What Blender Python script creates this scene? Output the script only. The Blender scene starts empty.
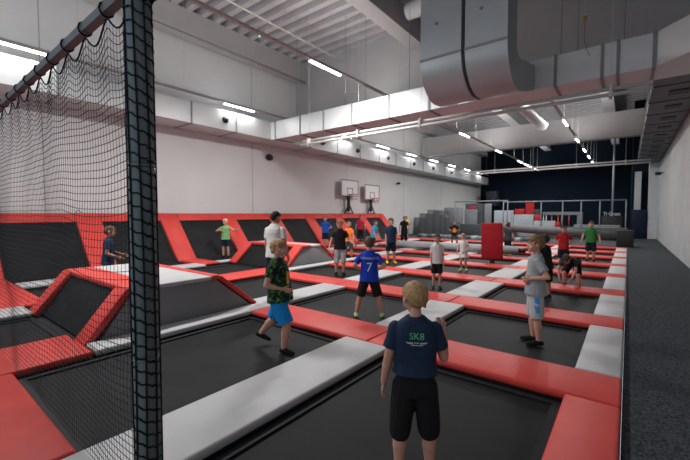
import bpy, bmesh, math, random
from mathutils import Vector, Matrix, noise
from mathutils.bvhtree import BVHTree
random.seed(4)
D = bpy.data
SC = bpy.context.scene
COL = SC.collection
PI = math.pi
V = Vector

# ------------------------------------------------------------------ materials
MATS = {}
def mat(name, col, rough=.6, spec=.4, var=0.0, vscale=6.0, bump=0.0, bscale=40.0, metal=0.0, emit=0.0, sheen=0.0, stretch=(1, 1, 1)):
    if name in MATS: return MATS[name]
    m = D.materials.new(name); m.use_nodes = True
    nt = m.node_tree; b = nt.nodes['Principled BSDF']
    b.inputs['Base Color'].default_value = (*col, 1)
    b.inputs['Roughness'].default_value = rough
    b.inputs['Specular IOR Level'].default_value = spec
    b.inputs['Metallic'].default_value = metal
    if sheen: b.inputs['Sheen Weight'].default_value = sheen
    tc = nt.nodes.new('ShaderNodeTexCoord')
    mp = nt.nodes.new('ShaderNodeMapping'); mp.inputs['Scale'].default_value = stretch
    nt.links.new(tc.outputs['Object'], mp.inputs['Vector'])
    if var:
        n = nt.nodes.new('ShaderNodeTexNoise'); n.inputs['Scale'].default_value = vscale; n.inputs['Detail'].default_value = 4
        nt.links.new(mp.outputs['Vector'], n.inputs['Vector'])
        r = nt.nodes.new('ShaderNodeValToRGB')
        r.color_ramp.elements[0].position = .3; r.color_ramp.elements[1].position = .7
        r.color_ramp.elements[0].color = (*[max(0, c * (1 - var)) for c in col], 1)
        r.color_ramp.elements[1].color = (*[min(1, c * (1 + var)) for c in col], 1)
        nt.links.new(n.outputs['Fac'], r.inputs['Fac']); nt.links.new(r.outputs['Color'], b.inputs['Base Color'])
    if bump:
        n2 = nt.nodes.new('ShaderNodeTexNoise'); n2.inputs['Scale'].default_value = bscale; n2.inputs['Detail'].default_value = 3
        nt.links.new(mp.outputs['Vector'], n2.inputs['Vector'])
        bp = nt.nodes.new('ShaderNodeBump'); bp.inputs['Strength'].default_value = bump; bp.inputs['Distance'].default_value = .02
        nt.links.new(n2.outputs['Fac'], bp.inputs['Height']); nt.links.new(bp.outputs['Normal'], b.inputs['Normal'])
    if emit:
        b.inputs['Emission Color'].default_value = (*col, 1); b.inputs['Emission Strength'].default_value = emit
    MATS[name] = m
    return m
M_RED = mat('red_vinyl', (.57, .052, .042), .5, .25, .08, 3, .12, 14)
M_PAD = mat('grey_vinyl', (.44, .437, .44), .5, .3, .06, 3, .12, 14)
M_WEDGE = mat('dark_grey_vinyl', (.22, .22, .222), .55, .3, .05, 3, .08, 9)
M_BED = mat('black_mat', (.0095, .0105, .0115), .66, .16, .25, 2.5, .05, 300)
M_WEB = mat('black_webbing', (.008, .009, .010), .75, .3, .2, 30)
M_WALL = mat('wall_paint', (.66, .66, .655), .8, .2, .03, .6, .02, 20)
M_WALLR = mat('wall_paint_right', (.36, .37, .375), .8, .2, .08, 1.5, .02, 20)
M_NAVY = mat('navy_paint', (.0045, .0105, .021), .8, .12, .12, .5)
M_CONC = mat('girder_paint', (.43, .42, .42), .75, .3, .04, 1, .02, 30)
M_DECK = mat('deck_metal', (.45, .44, .45), .5, .4, .04, 2)
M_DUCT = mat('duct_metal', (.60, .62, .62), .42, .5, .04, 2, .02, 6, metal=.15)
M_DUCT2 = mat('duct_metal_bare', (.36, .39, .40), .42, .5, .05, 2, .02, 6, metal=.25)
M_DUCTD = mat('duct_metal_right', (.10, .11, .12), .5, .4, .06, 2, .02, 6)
M_SEAM = mat('duct_seam', (.22, .23, .24), .5, .4)
M_BLACK = mat('black_plastic', (.012, .012, .013), .5, .4)
M_STEEL = mat('painted_steel', (.55, .54, .52), .5, .4)
M_TRAY = mat('tray_steel', (.42, .39, .37), .5, .4)
M_TUBE = mat('lamp_tube', (.93, .97, 1.0), .4, .3, emit=14)
M_GREEN_LED = mat('green_led', (.1, .9, .5), .4, .3, emit=3)
M_POST = mat('post_foam', (.13, .16, .17), .6, .35, .1, 5, .05, 20)
M_NET = mat('net_cord', (.006, .009, .011), .8, .2)
M_RAIL = mat('rail_steel', (.07, .085, .095), .45, .5, .1, 5)
M_WHITE = mat('white_board', (.75, .75, .76), .4, .4)
M_ORANGE = mat('rim_orange', (.75, .12, .06), .45, .4)
M_FOAM = mat('grey_foam', (.085, .092, .10), .7, .3, .06, 3)
M_FOAML = mat('light_grey_foam', (.22, .235, .25), .7, .3, .06, 3)
M_FOAMB = mat('pale_blue_grey_panel', (.36, .40, .44), .6, .3, .06, 3)
M_REDF = mat('red_foam_cube', (.50, .02, .025), .6, .3, .08, 3)
M_REDP = mat('red_padded_panel', (.36, .008, .018), .65, .25, .15, 12, .3, 30)
M_FRAME = mat('cage_steel', (.20, .22, .24), .5, .5)
M_SIGN = mat('sign_white', (.75, .78, .8), .5, .3)
M_NDOOR = mat('navy_padding', (.005, .012, .032), .6, .2, .1, 3)

def carpet_material():
    m = D.materials.new('carpet'); m.use_nodes = True; nt = m.node_tree; b = nt.nodes['Principled BSDF']
    tc = nt.nodes.new('ShaderNodeTexCoord')
    n = nt.nodes.new('ShaderNodeTexNoise'); n.inputs['Scale'].default_value = 45; n.inputs['Detail'].default_value = 5; n.inputs['Roughness'].default_value = .7
    nt.links.new(tc.outputs['Object'], n.inputs['Vector'])
    r = nt.nodes.new('ShaderNodeValToRGB')
    e = r.color_ramp.elements
    e[0].position = .36; e[0].color = (.010, .012, .014, 1); e[1].position = .68; e[1].color = (.085, .095, .105, 1)
    nt.links.new(n.outputs['Fac'], r.inputs['Fac']); nt.links.new(r.outputs['Color'], b.inputs['Base Color'])
    b.inputs['Roughness'].default_value = .95; b.inputs['Specular IOR Level'].default_value = .1
    bp = nt.nodes.new('ShaderNodeBump'); bp.inputs['Strength'].default_value = .5; bp.inputs['Distance'].default_value = .01
    nt.links.new(n.outputs['Fac'], bp.inputs['Height']); nt.links.new(bp.outputs['Normal'], b.inputs['Normal'])
    return m
M_CARPET = carpet_material()

def camo_material():
    m = D.materials.new('camo_print'); m.use_nodes = True; nt = m.node_tree; b = nt.nodes['Principled BSDF']
    tc = nt.nodes.new('ShaderNodeTexCoord')
    n = nt.nodes.new('ShaderNodeTexNoise'); n.inputs['Scale'].default_value = 20; n.inputs['Detail'].default_value = 3
    nt.links.new(tc.outputs['Object'], n.inputs['Vector'])
    r = nt.nodes.new('ShaderNodeValToRGB'); r.color_ramp.interpolation = 'CONSTANT'
    e = r.color_ramp.elements
    e[0].position = 0; e[0].color = (.008, .014, .012, 1); e[1].position = .47; e[1].color = (.018, .055, .022, 1)
    k = e.new(.56); k.color = (.05, .16, .035, 1)
    k = e.new(.63); k.color = (.16, .24, .05, 1)
    nt.links.new(n.outputs['Fac'], r.inputs['Fac']); nt.links.new(r.outputs['Color'], b.inputs['Base Color'])
    b.inputs['Roughness'].default_value = .85; b.inputs['Specular IOR Level'].default_value = .2
    return m

# ------------------------------------------------------------------ mesh helpers
class MB:
    def __init__(s): s.v = []; s.f = []; s.s = []
    def add(s, vs, fs, smooth=True):
        o = len(s.v); s.v += [tuple(p) for p in vs]
        s.f += [tuple(i + o for i in f) for f in fs]; s.s += [smooth] * len(fs)
        return s
    def box(s, x0, x1, y0, y1, z0, z1):
        vs = [(x0, y0, z0), (x1, y0, z0), (x1, y1, z0), (x0, y1, z0), (x0, y0, z1), (x1, y0, z1), (x1, y1, z1), (x0, y1, z1)]
        return s.add(vs, [(3, 2, 1, 0), (4, 5, 6, 7), (0, 1, 5, 4), (1, 2, 6, 5), (2, 3, 7, 6), (3, 0, 4, 7)], False)
    def tube(s, pts, r, n=8, caps=True, smooth=True):
        pts = [V(p) for p in pts]; rs = r if isinstance(r, (list, tuple)) else [r] * len(pts)
        rings = []
        prev = None
        for i, p in enumerate(pts):
            d = (pts[min(i + 1, len(pts) - 1)] - pts[max(i - 1, 0)]).normalized()
            a = prev if prev is not None else (V((0, 0, 1)) if abs(d.z) < .9 else V((1, 0, 0)))
            u = (a - d * a.dot(d)).normalized(); w = d.cross(u); prev = u
            rings.append([p + (u * math.cos(2 * PI * k / n) + w * math.sin(2 * PI * k / n)) * rs[i] for k in range(n)])
        vs = [q for R in rings for q in R]; fs = []
        for i in range(len(pts) - 1):
            for k in range(n):
                fs.append((i * n + k, i * n + (k + 1) % n, (i + 1) * n + (k + 1) % n, (i + 1) * n + k))
        if caps:
            fs.append(tuple(reversed(range(n)))); fs.append(tuple(range((len(pts) - 1) * n, len(pts) * n)))
        return s.add(vs, fs, smooth)
    def prism(s, poly, axis, a, b):
        """poly: list of (u,w); axis 'x' -> (y,z) extruded in x ; 'y' -> (x,z) ; 'z' -> (x,y)"""
        n = len(poly)
        mk = {'x': lambda t, u, w: (t, u, w), 'y': lambda t, u, w: (u, t, w), 'z': lambda t, u, w: (u, w, t)}[axis]
        vs = [mk(a, u, w) for u, w in poly] + [mk(b, u, w) for u, w in poly]
        fs = [tuple(reversed(range(n))), tuple(range(n, 2 * n))] + [(i, (i + 1) % n, n + (i + 1) % n, n + i) for i in range(n)]
        return s.add(vs, fs, False)
    # closed solids for the figures
    def cap(s, a, b, ra, rb, n=12, flat_a=False, flat_b=False):
        a = V(a); b = V(b); d = (b - a).normalized()
        pts = []; rs = []
        K = 4
        if flat_a: pts += [a]; rs += [ra]
        else:
            for k in range(K): t = PI / 2 * (k / K); pts.append(a - d * ra * math.cos(t)); rs.append(max(ra * math.sin(t), ra * .12))
            pts.append(a); rs.append(ra)
        pts.append(b); rs.append(rb)
        if not flat_b:
            for k in range(K - 1, -1, -1): t = PI / 2 * (k / K); pts.append(b + d * rb * math.cos(t)); rs.append(max(rb * math.sin(t), rb * .12))
        return s.tube(pts, rs, n)
    def ell(s, c, r, R=None, nu=16, nv=10):
        c = V(c); vs = []; fs = []
        for j in range(1, nv):
            t = PI * j / nv
            for i in range(nu):
                p = 2 * PI * i / nu
                vs.append(V((r[0] * math.sin(t) * math.cos(p), r[1] * math.sin(t) * math.sin(p), r[2] * math.cos(t))))
        top = len(vs); vs.append(V((0, 0, r[2]))); bot = len(vs); vs.append(V((0, 0, -r[2])))
        for j in range(nv - 2):
            for i in range(nu):
                fs.append((j * nu + i, (j + 1) * nu + i, (j + 1) * nu + (i + 1) % nu, j * nu + (i + 1) % nu))
        for i in range(nu):
            fs.append((top, i, (i + 1) % nu)); fs.append((bot, (nv - 2) * nu + (i + 1) % nu, (nv - 2) * nu + i))
        vs = [c + (R @ p if R else p) for p in vs]
        return s.add(vs, fs)
    def loft(s, rings, n=20):
        """rings: list of (center, ux, uy) half-axis vectors"""
        vs = []; fs = []
        for c, ux, uy in rings:
            for k in range(n):
                t = 2 * PI * k / n
                ct, st = math.cos(t), math.sin(t)
                ct = math.copysign(abs(ct) ** .85, ct); st = math.copysign(abs(st) ** .85, st)
                vs.append(c + ux * ct + uy * st)
        for i in range(len(rings) - 1):
            for k in range(n): fs.append((i * n + k, i * n + (k + 1) % n, (i + 1) * n + (k + 1) % n, (i + 1) * n + k))
        fs.append(tuple(reversed(range(n)))); fs.append(tuple(range((len(rings) - 1) * n, len(rings) * n)))
        return s.add(vs, fs)
    def mesh(s, name):
        m = D.meshes.new(name); m.from_pydata(s.v, [], s.f); m.polygons.foreach_set('use_smooth', s.s)
        bm = bmesh.new(); bm.from_mesh(m); bmesh.ops.recalc_face_normals(bm, faces=bm.faces); bm.to_mesh(m); bm.free()
        return m
    def obj(s, name, m, parent=None, bevel=0, seg=2):
        me = s.mesh(name)
        if bevel:
            bm = bmesh.new(); bm.from_mesh(me)
            bmesh.ops.bevel(bm, geom=bm.edges[:] , offset=bevel, segments=seg, affect='EDGES', profile=.5, clamp_overlap=True)
            for f in bm.faces: f.smooth = True
            bm.to_mesh(me); bm.free()
        return link(name, me, m, parent)

def link(name, me, m, parent=None):
    me.materials.clear(); me.materials.append(m)
    o = D.objects.new(name, me); COL.objects.link(o)
    if parent: o.parent = parent
    return o
def tag(o, label, cat, group=None, kind=None):
    o['label'] = label; o['category'] = cat
    if group: o['group'] = group
    if kind: o['kind'] = kind
    return o
def struct(o):
    o['kind'] = 'structure'; return o
def thing(name, label, cat, loc=(0, 0, 0), group=None):
    o = D.objects.new(name, None); COL.objects.link(o); o.location = loc; o.empty_display_size = .1
    return tag(o, label, cat, group)
def bbox_box(x0, x1, y0, y1, z0, z1): return MB().box(x0, x1, y0, y1, z0, z1)
ORD = ['first', 'second', 'third', 'fourth', 'fifth', 'sixth', 'seventh', 'eighth', 'ninth', 'tenth', 'eleventh', 'twelfth', 'thirteenth', 'fourteenth']

# ------------------------------------------------------------------ the room
XL, XR = -14.55, 1.55
YB, YF = 46.0, -5.0
ZD = 9.75
struct(bbox_box(XL - .3, .0, YF, YB, -.2, 0).obj('floor', mat('pit_floor', (.02, .022, .024), .8, .2, .1, 2)))
struct(bbox_box(0.002, XR + .3, YF, YB, -.2, .06).obj('floor_carpet', M_CARPET))
struct(bbox_box(XL - .3, 0, 22.6, YB, 0.001, .06).obj('floor_back', mat('back_floor', (.055, .06, .066), .85, .2, .15, 3)))
struct(bbox_box(XL - .3, XL, YF, YB, 0, ZD).obj('wall_left', M_WALL))
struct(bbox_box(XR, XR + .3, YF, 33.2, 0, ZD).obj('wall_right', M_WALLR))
struct(bbox_box(XL - .3, XR + .3, YB, YB + .3, 0, ZD).obj('wall_back', M_NAVY))
mb = MB(); mb.box(.15, XR + .3, 33.2, 33.5, 0, ZD); mb.box(.15, .45, 33.5, YB, 0, ZD)
struct(mb.obj('wall_corner', M_NAVY))
struct(bbox_box(1.05, XR, 32.0, 33.2, .06, 5.2).obj('trim_1', mat('pilaster_paint', (.55, .57, .59), .7, .3, .04, 1)))
# corrugated deck, ribs across the hall
prof = []
y = YF; P = .6
while y < YB:
    prof += [(y, ZD), (y + .24, ZD), (y + .29, ZD + .3), (y + .55, ZD + .3)]
    y += P
prof = prof + [(y, ZD), (y, ZD + .5), (YF, ZD + .5)]
n = len(prof); me_v = [(XL - .3, u, w) for u, w in prof] + [(XR + .3, u, w) for u, w in prof]
mb = MB(); mb.add(me_v, [(i, i + 1, n + i + 1, n + i) for i in range(n - 1)] + [(n - 1, 0, n, 2 * n - 1)], False)
struct(mb.obj('ceiling', M_DECK))
def beam_y(x, y0, y1, w=.5, idx=1):
    mb = MB(); mb.box(x - w / 2, x + w / 2, y0, y1, 8.95, ZD); mb.box(x - w / 2 - .06, x + w / 2 + .06, y0, y1, 8.8, 8.95)
    return struct(mb.obj('trim_%d' % idx, M_CONC))
k = 2
for (a, b) in ((YF, 14.3), (14.75, YB)):
    for x in (-14.05, -7.25, -1.2):
        beam_y(x, a, b, .5, k); k += 1
for gy, gt in ((14.3, ZD), (29.45, 8.35)):
    mb = MB(); mb.box(XL, XR, gy, gy + .4, 6.95, gt); mb.box(XL, XR, gy - .1, gy + .5, 6.7, 6.95)
    struct(mb.obj('trim_%d' % k, M_CONC)); k += 1
# wall joints (precast panels) as thin recessed strips
for yy in (3.2, 11.25, 18.8, 26.4, 34.0):
    struct(bbox_box(XL, XL + .006, yy - .012, yy + .012, 0, 8.8).obj('trim_%d' % k, mat('joint_grey', (.30, .30, .31), .8))); k += 1

# ------------------------------------------------------------------ ducts
left_duct = tag(bbox_box(XL + .02, -13.2, YF, 44.5, 5.22, 6.02).obj('air_duct', M_DUCT), 'long pale rectangular air duct running along the left wall', 'duct')
for i, yy in enumerate((1.2, 3.3, 5.3, 7.4, 9.4, 14.0, 16.2, 18.4, 20.6, 22.8, 25, 27.2, 29.4, 31.6)):
    mb = MB(); mb.box(-13.2, -13.18, yy - .03, yy + .03, 5.2, 6.04); mb.box(XL + .02, -13.18, yy - .03, yy + .03, 5.2, 5.219)
    mb.obj('duct_flange', M_SEAM, left_duct)
for i, yy in enumerate((8.85, 14.9, 18.1, 21.7, 25.5, 29.0, 33)):
    mb = MB(); mb.tube([(-13.199, yy, 5.62), (-13.12, yy, 5.62)], .13, 16); mb.tube([(-13.12, yy, 5.62), (-13.04, yy + .03, 5.60)], [.09, .07], 12)
    mb.obj('jet_nozzle', M_BLACK, left_duct)
tdu = tag(MB().prism([(-13.2, 11.3), (.42, 11.3), (.95, 10.72), (XR - .02, 10.1), (XR - .02, 12.4), (-13.2, 12.4)], 'z', 5.2, 6.0).obj('air_duct', M_DUCT),
          'wide pale rectangular air duct crossing the hall under the ceiling', 'duct')
for xx in (-12.9, -11.3, -9.95, -8.5, -6.85, -5.3, -1.65, -.62, -.3, .38):
    mb = MB(); mb.box(xx - .035, xx + .035, 11.275, 11.3, 5.18, 6.02); mb.box(xx - .035, xx + .035, 11.3, 12.4, 5.17, 5.2)
    mb.obj('duct_flange', M_SEAM, tdu)
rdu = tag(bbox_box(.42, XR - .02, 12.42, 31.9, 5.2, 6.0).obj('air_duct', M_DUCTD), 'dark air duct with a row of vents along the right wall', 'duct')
for i in range(9):
    yy = 13.95 + 1.78 * i
    mb = MB(); mb.box(.82, 1.24, yy - .24, yy + .24, 5.175, 5.2); mb.obj('vent_grille', M_BLACK, rdu)
for i in range(10):
    yy = 13.1 + 1.78 * i
    mb = MB(); mb.box(.40, XR - .03, yy - .025, yy + .025, 5.18, 5.2); mb.box(.40, .42, yy - .025, yy + .025, 5.18, 6.0); mb.obj('duct_flange', mat('seam_dark', (.05, .055, .06), .5), rdu)
def elbow(x0, x1, label):
    outer = [(8.43, ZD - .02), (8.43, 5.55)]
    for j in range(1, 13):
        t = PI / 2 * j / 12
        outer.append((9.3 - .87 * math.cos(t), 5.55 - .85 * math.sin(t)))
    outer += [(9.7, 4.73), (11.28, 5.18)]
    inner = [(11.28, 5.86), (9.75, 5.52), (9.5, 5.49), (9.36, 5.53), (9.27, 5.64), (9.25, 5.8), (9.25, ZD - .02)]
    mb = MB(); mb.prism(outer + inner, 'x', x0, x1)
    me = mb.mesh('duct_elbow')
    o = link('duct_elbow', me, M_DUCT2)
    for p in me.polygons: p.use_smooth = abs(p.normal.x) < .5
    try: me.set_sharp_from_angle(angle=math.radians(35))
    except Exception: pass
    tag(o, label, 'duct')
    MB().box(x0 - .012, x1 + .012, 8.41, 8.43, 5.53, 5.58).obj('duct_flange', M_SEAM, o)
    MB().tube([((x0 + x1) / 2 - .1, 8.43, 6.35), ((x0 + x1) / 2 - .1, 8.40, 6.35)], .035, 10).obj('screw_cap', M_SEAM, o)
    return o
elbow(-4.2, -3.17, 'left one of two large curved metal ducts dropping from the ceiling')
elbow(-3.08, -2.15, 'right one of two large curved metal ducts dropping from the ceiling')
# round ducts under the roof
tag(MB().tube([(-3.6, 13.0, 6.3), (-3.6, 21.0, 6.3)], .28, 20).obj('round_duct', M_DUCT), 'short round pale duct hanging beyond the big curved ducts', 'duct')
tag(MB().tube([(-6.6, 12.2, 9.2), (XR - .1, 12.2, 9.2)], .3, 20).obj('round_duct', M_DUCT), 'round pale pipe high under the roof beside the ceiling beam', 'duct')

# ------------------------------------------------------------------ light lines, trays, pipes
def light_line(name, x, z, lamps, y0, y1, where):
    t = tag(bbox_box(x - .05, x + .05, y0, y1, z, z + .07).obj('lighting_tray', M_TRAY), 'narrow steel lighting track %s' % where, 'lighting track')
    yy = y0 + 2.2
    while yy < y1:
        MB().tube([(x, yy, z + .07), (x, yy, ZD - .03)], .006, 5).obj('suspension_wire', M_STEEL, t); yy += 3.3
    for i, ly in enumerate(lamps):
        L = 1.5
        o = thing('tube_lamp', 'glowing white tube lamp on the track %s, %s from the camera' % (where, ORD[i]), 'lamp', (x, ly, z), 'tube lamps ' + where)
        MB().box(-.06, .06, -L / 2, L / 2, -.035, 0).obj('lamp_housing', M_STEEL, o)
        MB().box(-.045, .045, -L / 2 + .02, L / 2 - .02, -.075, -.0355).obj('diffuser', M_TUBE, o)
light_line('L0', -13.1, 6.3, [2.3, 9.5, 16.6, 20.9, 25, 29, 33, 37, 41], YF, 44, 'over the left wall duct')
light_line('L1', -7.82, 6.5, [2.0, 9.0, 21.6, 28.8, 35.6, 38.2, 40.6, 43], YF, 45, 'left of the curved ducts')
light_line('L2', -2.69, 6.5, [2.0, 15.4, 22.0, 27.6, 32.2, 36.2, 40.2], YF, 7.9, 'right of the curved ducts') if False else None
def line2():
    light_line('L2', -2.69, 6.5, [15.4, 22.0, 27.6, 32.2, 36.2, 40.2], 12.6, 45, 'beyond the curved ducts')
line2()
for (yy, z, x0, x1, lab) in ((10.45, 4.5, -10.4, .35, 'pair of white pipes crossing the hall below the wide duct'), (26.3, 4.62, -10.2, .9, 'pair of pale pipes crossing in front of the navy back wall')):
    t = thing('suspended_pipes', lab, 'pipe', (0, yy, z))
    for dz, dy in ((0, 0), (.16, .12)):
        MB().tube([(x0, dy, dz), (x1, dy, dz)], .045, 10).obj('pipe', M_STEEL, t)
    xx = x0 + .4
    while xx < x1:
        if -4.4 < xx < -2.0 and yy < 20: xx += 2.4; continue
        MB().tube([(xx, .06, .1), (xx, .06, (5.18 if yy < 20 and 0 else ZD - .03) - z)], .006, 5).obj('suspension_wire', M_STEEL, t)
        MB().box(xx - .03, xx + .03, -.06, .18, -.06, .22).obj('pipe_clamp', M_TRAY, t); xx += 2.4
tag(MB().tube([(-13.78, YF, 8.72), (-13.78, 14.2, 8.72)], .05, 8).obj('service_pipe', M_TRAY), 'thin pipe running along the underside of the left beam', 'pipe')
tag(MB().tube([(-10.3, 1, 8.6), (-10.3, 13.0, 8.6)], .035, 8).obj('service_pipe', M_TRAY), 'thin pale pipe hanging under the corrugated roof', 'pipe')
for yy in (4, 7, 10, 12.8): MB().tube([(-10.3, yy, 8.63), (-10.3, yy, ZD - .02)], .006, 5).obj('suspension_wire', M_STEEL, D.objects['service_pipe.001'])
tag(MB().tube([(-13.7, 14.12, 6.9), (XR - .1, 14.12, 6.9)], .05, 8).obj('service_pipe', M_SEAM), 'dark pipe along the near face of the cross girder', 'pipe')
ex = thing('exit_light', 'small green indicator light under the lighting track', 'light', (-8.0, 6.55, 6.62))
MB().box(-.08, .08, -.05, .05, -.08, .08).obj('housing', M_STEEL, ex); MB().box(-.05, .05, -.053, -.0505, -.05, .05).obj('green_led', M_GREEN_LED, ex)
# hanging wires of the curved ducts and the transverse duct
for i, xx in enumerate((-12.0, -9.2, -8.2, -6.3, -5.7, -5.1, -1.6, -1.2, -.2)):
    tag(MB().tube([(xx, 11.8, 6.0), (xx, 11.8, ZD)], .009, 5).obj('duct_hanger', M_SEAM), 'thin steel hanger rod holding the wide cross duct', 'hanger rod', 'hanger rods of the cross duct')
hc = thing('pull_cord', 'pull cord with a brass switch hanging right of the curved ducts', 'cord', (-.95, 10.6, 6.45))
MB().tube([(0, 0, .06), (0, 0, ZD - 6.45)], .008, 5).obj('cord', M_STEEL, hc); MB().ell((0, 0, 0), (.05, .05, .07)).obj('switch', mat('brass', (.45, .28, .08), .4, .5, metal=.6), hc)
MB().tube([(0, 0, -.06), (0, 0, -.5), (.05, 0, -.75), (.12, 0, -.9)], .007, 5).obj('cable', mat('cable_red', (.25, .06, .06), .6), hc)
# small wall fittings
sp = tag(MB().ell((0, 0, 0), (.10, .24, .16)).obj('wall_speaker', M_BLACK), 'round black speaker on the white left wall', 'speaker'); sp.location = (XL + .1, 12.25, 4.63)
def camera_thing(loc, lab):
    t = thing('security_camera', lab, 'camera', loc)
    MB().tube([(0, 0, 0), (.14, 0, -.03)], .025, 8).obj('bracket', M_BLACK, t); MB().box(.1, .34, -.08, .08, -.12, .04).obj('camera_body', M_BLACK, t, .02)
camera_thing((XL, 25.2, 4.2), 'black security camera on the left wall far behind the hoops')
t = thing('security_camera', 'black security camera high on the right wall by the white pillar', 'camera', (XR, 28.0, 4.15))
MB().tube([(0, 0, 0), (-.14, 0, -.03)], .025, 8).obj('bracket', M_BLACK, t); MB().box(-.38, -.1, -.09, .09, -.13, .05).obj('camera_body', M_BLACK, t, .02)
hook = tag(MB().tube([(-14.15, 4.05, 1.793), (-14.13, 3.95, 1.88), (-14.15, 3.88, 1.793)], .012, 6).obj('cable_loop', M_BLACK), 'small black cable loop on top of the red wall padding', 'cable')

# ------------------------------------------------------------------ trampoline field
YS = [4.13, 6.75, 9.35, 11.95, 14.45, 16.95, 19.4, 21.9]
XC = [-.2, -2.6, -5.3, -8.1, -11.0]        # lengthwise pads
HW = .34
ZT = .125
def pad(x0, x1, y0, y1, m, label, group, kindname='edge_pad', z1=ZT):
    o = bbox_box(x0 + .004, x1 - .004, y0 + .004, y1 - .004, .045, z1).obj(kindname, m, None, .028, 3)
    tag(o, label, 'trampoline pad', group)
    bbox_box(x0 + .03, x1 - .03, y0 + .03, y1 - .03, .0, .05).obj('pad_skirt', M_WEB, o)
    return o
COLN = ['beside the carpet', 'second column from the carpet', 'third column from the carpet', 'fourth column from the carpet', 'at the wall slope']
def bed(x0, x1, y0, y1, label):
    o = bbox_box(x0, x1, y0, y1, .001, .014).obj('trampoline_bed', M_BED)
    tag(o, label, 'trampoline', 'flat black trampoline beds')
    mb = MB(); w = .07
    mb.box(x0, x1, y0, y0 + w, .0142, .034); mb.box(x0, x1, y1 - w, y1, .0142, .034); mb.box(x0, x0 + w, y0 + w, y1 - w, .0142, .034); mb.box(x1 - w, x1, y0 + w, y1 - w, .0142, .034)
    mb.obj('edge_webbing', M_WEB, o)
    return o
xb = [0, -2.6, -5.3, -8.1, -11.0, -12.38]
for r, ys in enumerate(YS):
    for c in range(5):
        if c == 2 and r == 0: continue
        if c == 3 and r in (1, 2): continue
        x1 = xb[c]; x0 = xb[c + 1]
        if c == 1 and r == 0: x0 = -4.95
        if c == 2 and r in (1, 2): x0 = -7.76
        if c == 3 and r == 0: x1 = -8.65
        pad(x0, x1, ys - .35, ys + .35, M_RED, 'red cross pad, %s strip from the front, %s' % (ORD[r], COLN[c]), 'red cross pads between trampolines')
pad(-4.95, -2.95, .08, .78, M_RED, 'red cross pad behind the net, nearest the camera on the left', 'red cross pads between trampolines')
for c, (a, b) in ((3, (-11.0, -8.46)), (4, (-12.38, -11.0))):
    pad(a, b, 1.18, 1.86, M_RED, 'red cross pad behind the net at the far left, %s' % ('next to the white floor pad' if c == 3 else 'running into the wall slope'), 'red cross pads between trampolines')
# lengthwise pads
edges = [(YS[i] + .35, YS[i + 1] - .35) for i in range(len(YS) - 1)]
pad(-.42, 0, -1.2, 3.78, M_RED, 'red border pad in the right foreground along the carpet', 'border pads along the carpet')
for i, (a, b) in enumerate(edges):
    pad(-.41, 0, a, b, M_PAD, 'grey border pad along the carpet, %s grey one from the front' % ORD[i], 'border pads along the carpet')
names = {1: 'first line left of the border', 2: 'second line left of the border', 3: 'third line left of the border', 4: 'line at the wall slope'}
pad(-2.6 - HW, -2.6 + HW, -.8, 3.78, M_PAD, 'long light grey pad running from the net post to the front cross pad', 'grey lengthwise pads')
pad(-5.95, -4.96, -1.2, 1.5, M_RED, 'wide red lengthwise pad behind the net in front of the near ramp', 'red lengthwise pads')
pad(-8.65, -7.76, 4.36, 7.10, M_RED, 'wide red lengthwise pad between the near ramp and the far ramp', 'red lengthwise pads')
pad(-5.34, -4.96, 1.52, 4.13, M_PAD, 'light grey pad along the foot of the near grey ramp', 'grey lengthwise pads')
pad(-5.64, -4.96, 4.14, 6.40, M_PAD, 'light grey pad behind the boy in blue shorts, beyond the near ramp', 'grey lengthwise pads')
pad(-8.44, -7.76, -1.2, 1.5, M_PAD, 'light grey pad behind the net left of the near ramp', 'grey lengthwise pads')
pad(-8.11, -7.76, 7.12, 11.58, M_PAD, 'light grey pad along the foot of the far grey ramp', 'grey lengthwise pads')
for j, xc in enumerate(XC[1:], 1):
    for i, (a, b) in enumerate(edges):
        if j == 2 and i == 0: continue
        if j == 3 and i < 3: continue
        pad(xc - HW, -11.05 if (j == 4 and i in (1, 2)) else xc + HW, a, b, M_PAD, 'light grey pad between %s and %s red strips, %s' % (ORD[i], ORD[i + 1], names[j]), 'grey lengthwise pads')
pad(-11.34, -10.66, 1.87, 3.77, M_PAD, 'light grey pad at the foot of the wall slope behind the net', 'grey lengthwise pads')
# flat beds
bed(-2.24, -.43, -1.2, 3.76, 'black trampoline in the foreground under the boy in navy, beside the red border')
bed(-4.94, -2.95, .80, 3.76, 'black trampoline under the boy in blue shorts, right of the net')
bed(-4.94, -2.95, -1.2, .06, 'black trampoline in front of the near red pad at the left')
for i, (a, b) in enumerate(edges):
    for c in range(4):
        x1 = [-.42, -2.95, -5.65, -8.45][c]; x0 = [-2.25, -4.95, -7.75, -10.65][c]
        if c == 2 and i == 0: a2, b2 = 4.27, b
        elif c == 3 and i == 0: continue
        elif c == 3 and i == 1: continue
        elif c == 3 and i == 2: a2, b2 = 9.92, b
        else: a2, b2 = a, b
        bed(x0, x1, a2 + .01, b2 - .01, 'black trampoline between %s and %s red strips, %s' % (ORD[i], ORD[i + 1], COLN[c]))
bed(-7.75, -5.96, -1.2, 1.5, 'black trampoline behind the net below the near ramp')
bed(-10.65, -8.66, 4.49, 7.5, 'black trampoline in front of the far ramp')
bed(-10.65, -8.45, 1.87, 3.77, 'black trampoline behind the net left of the near ramp')

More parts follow.
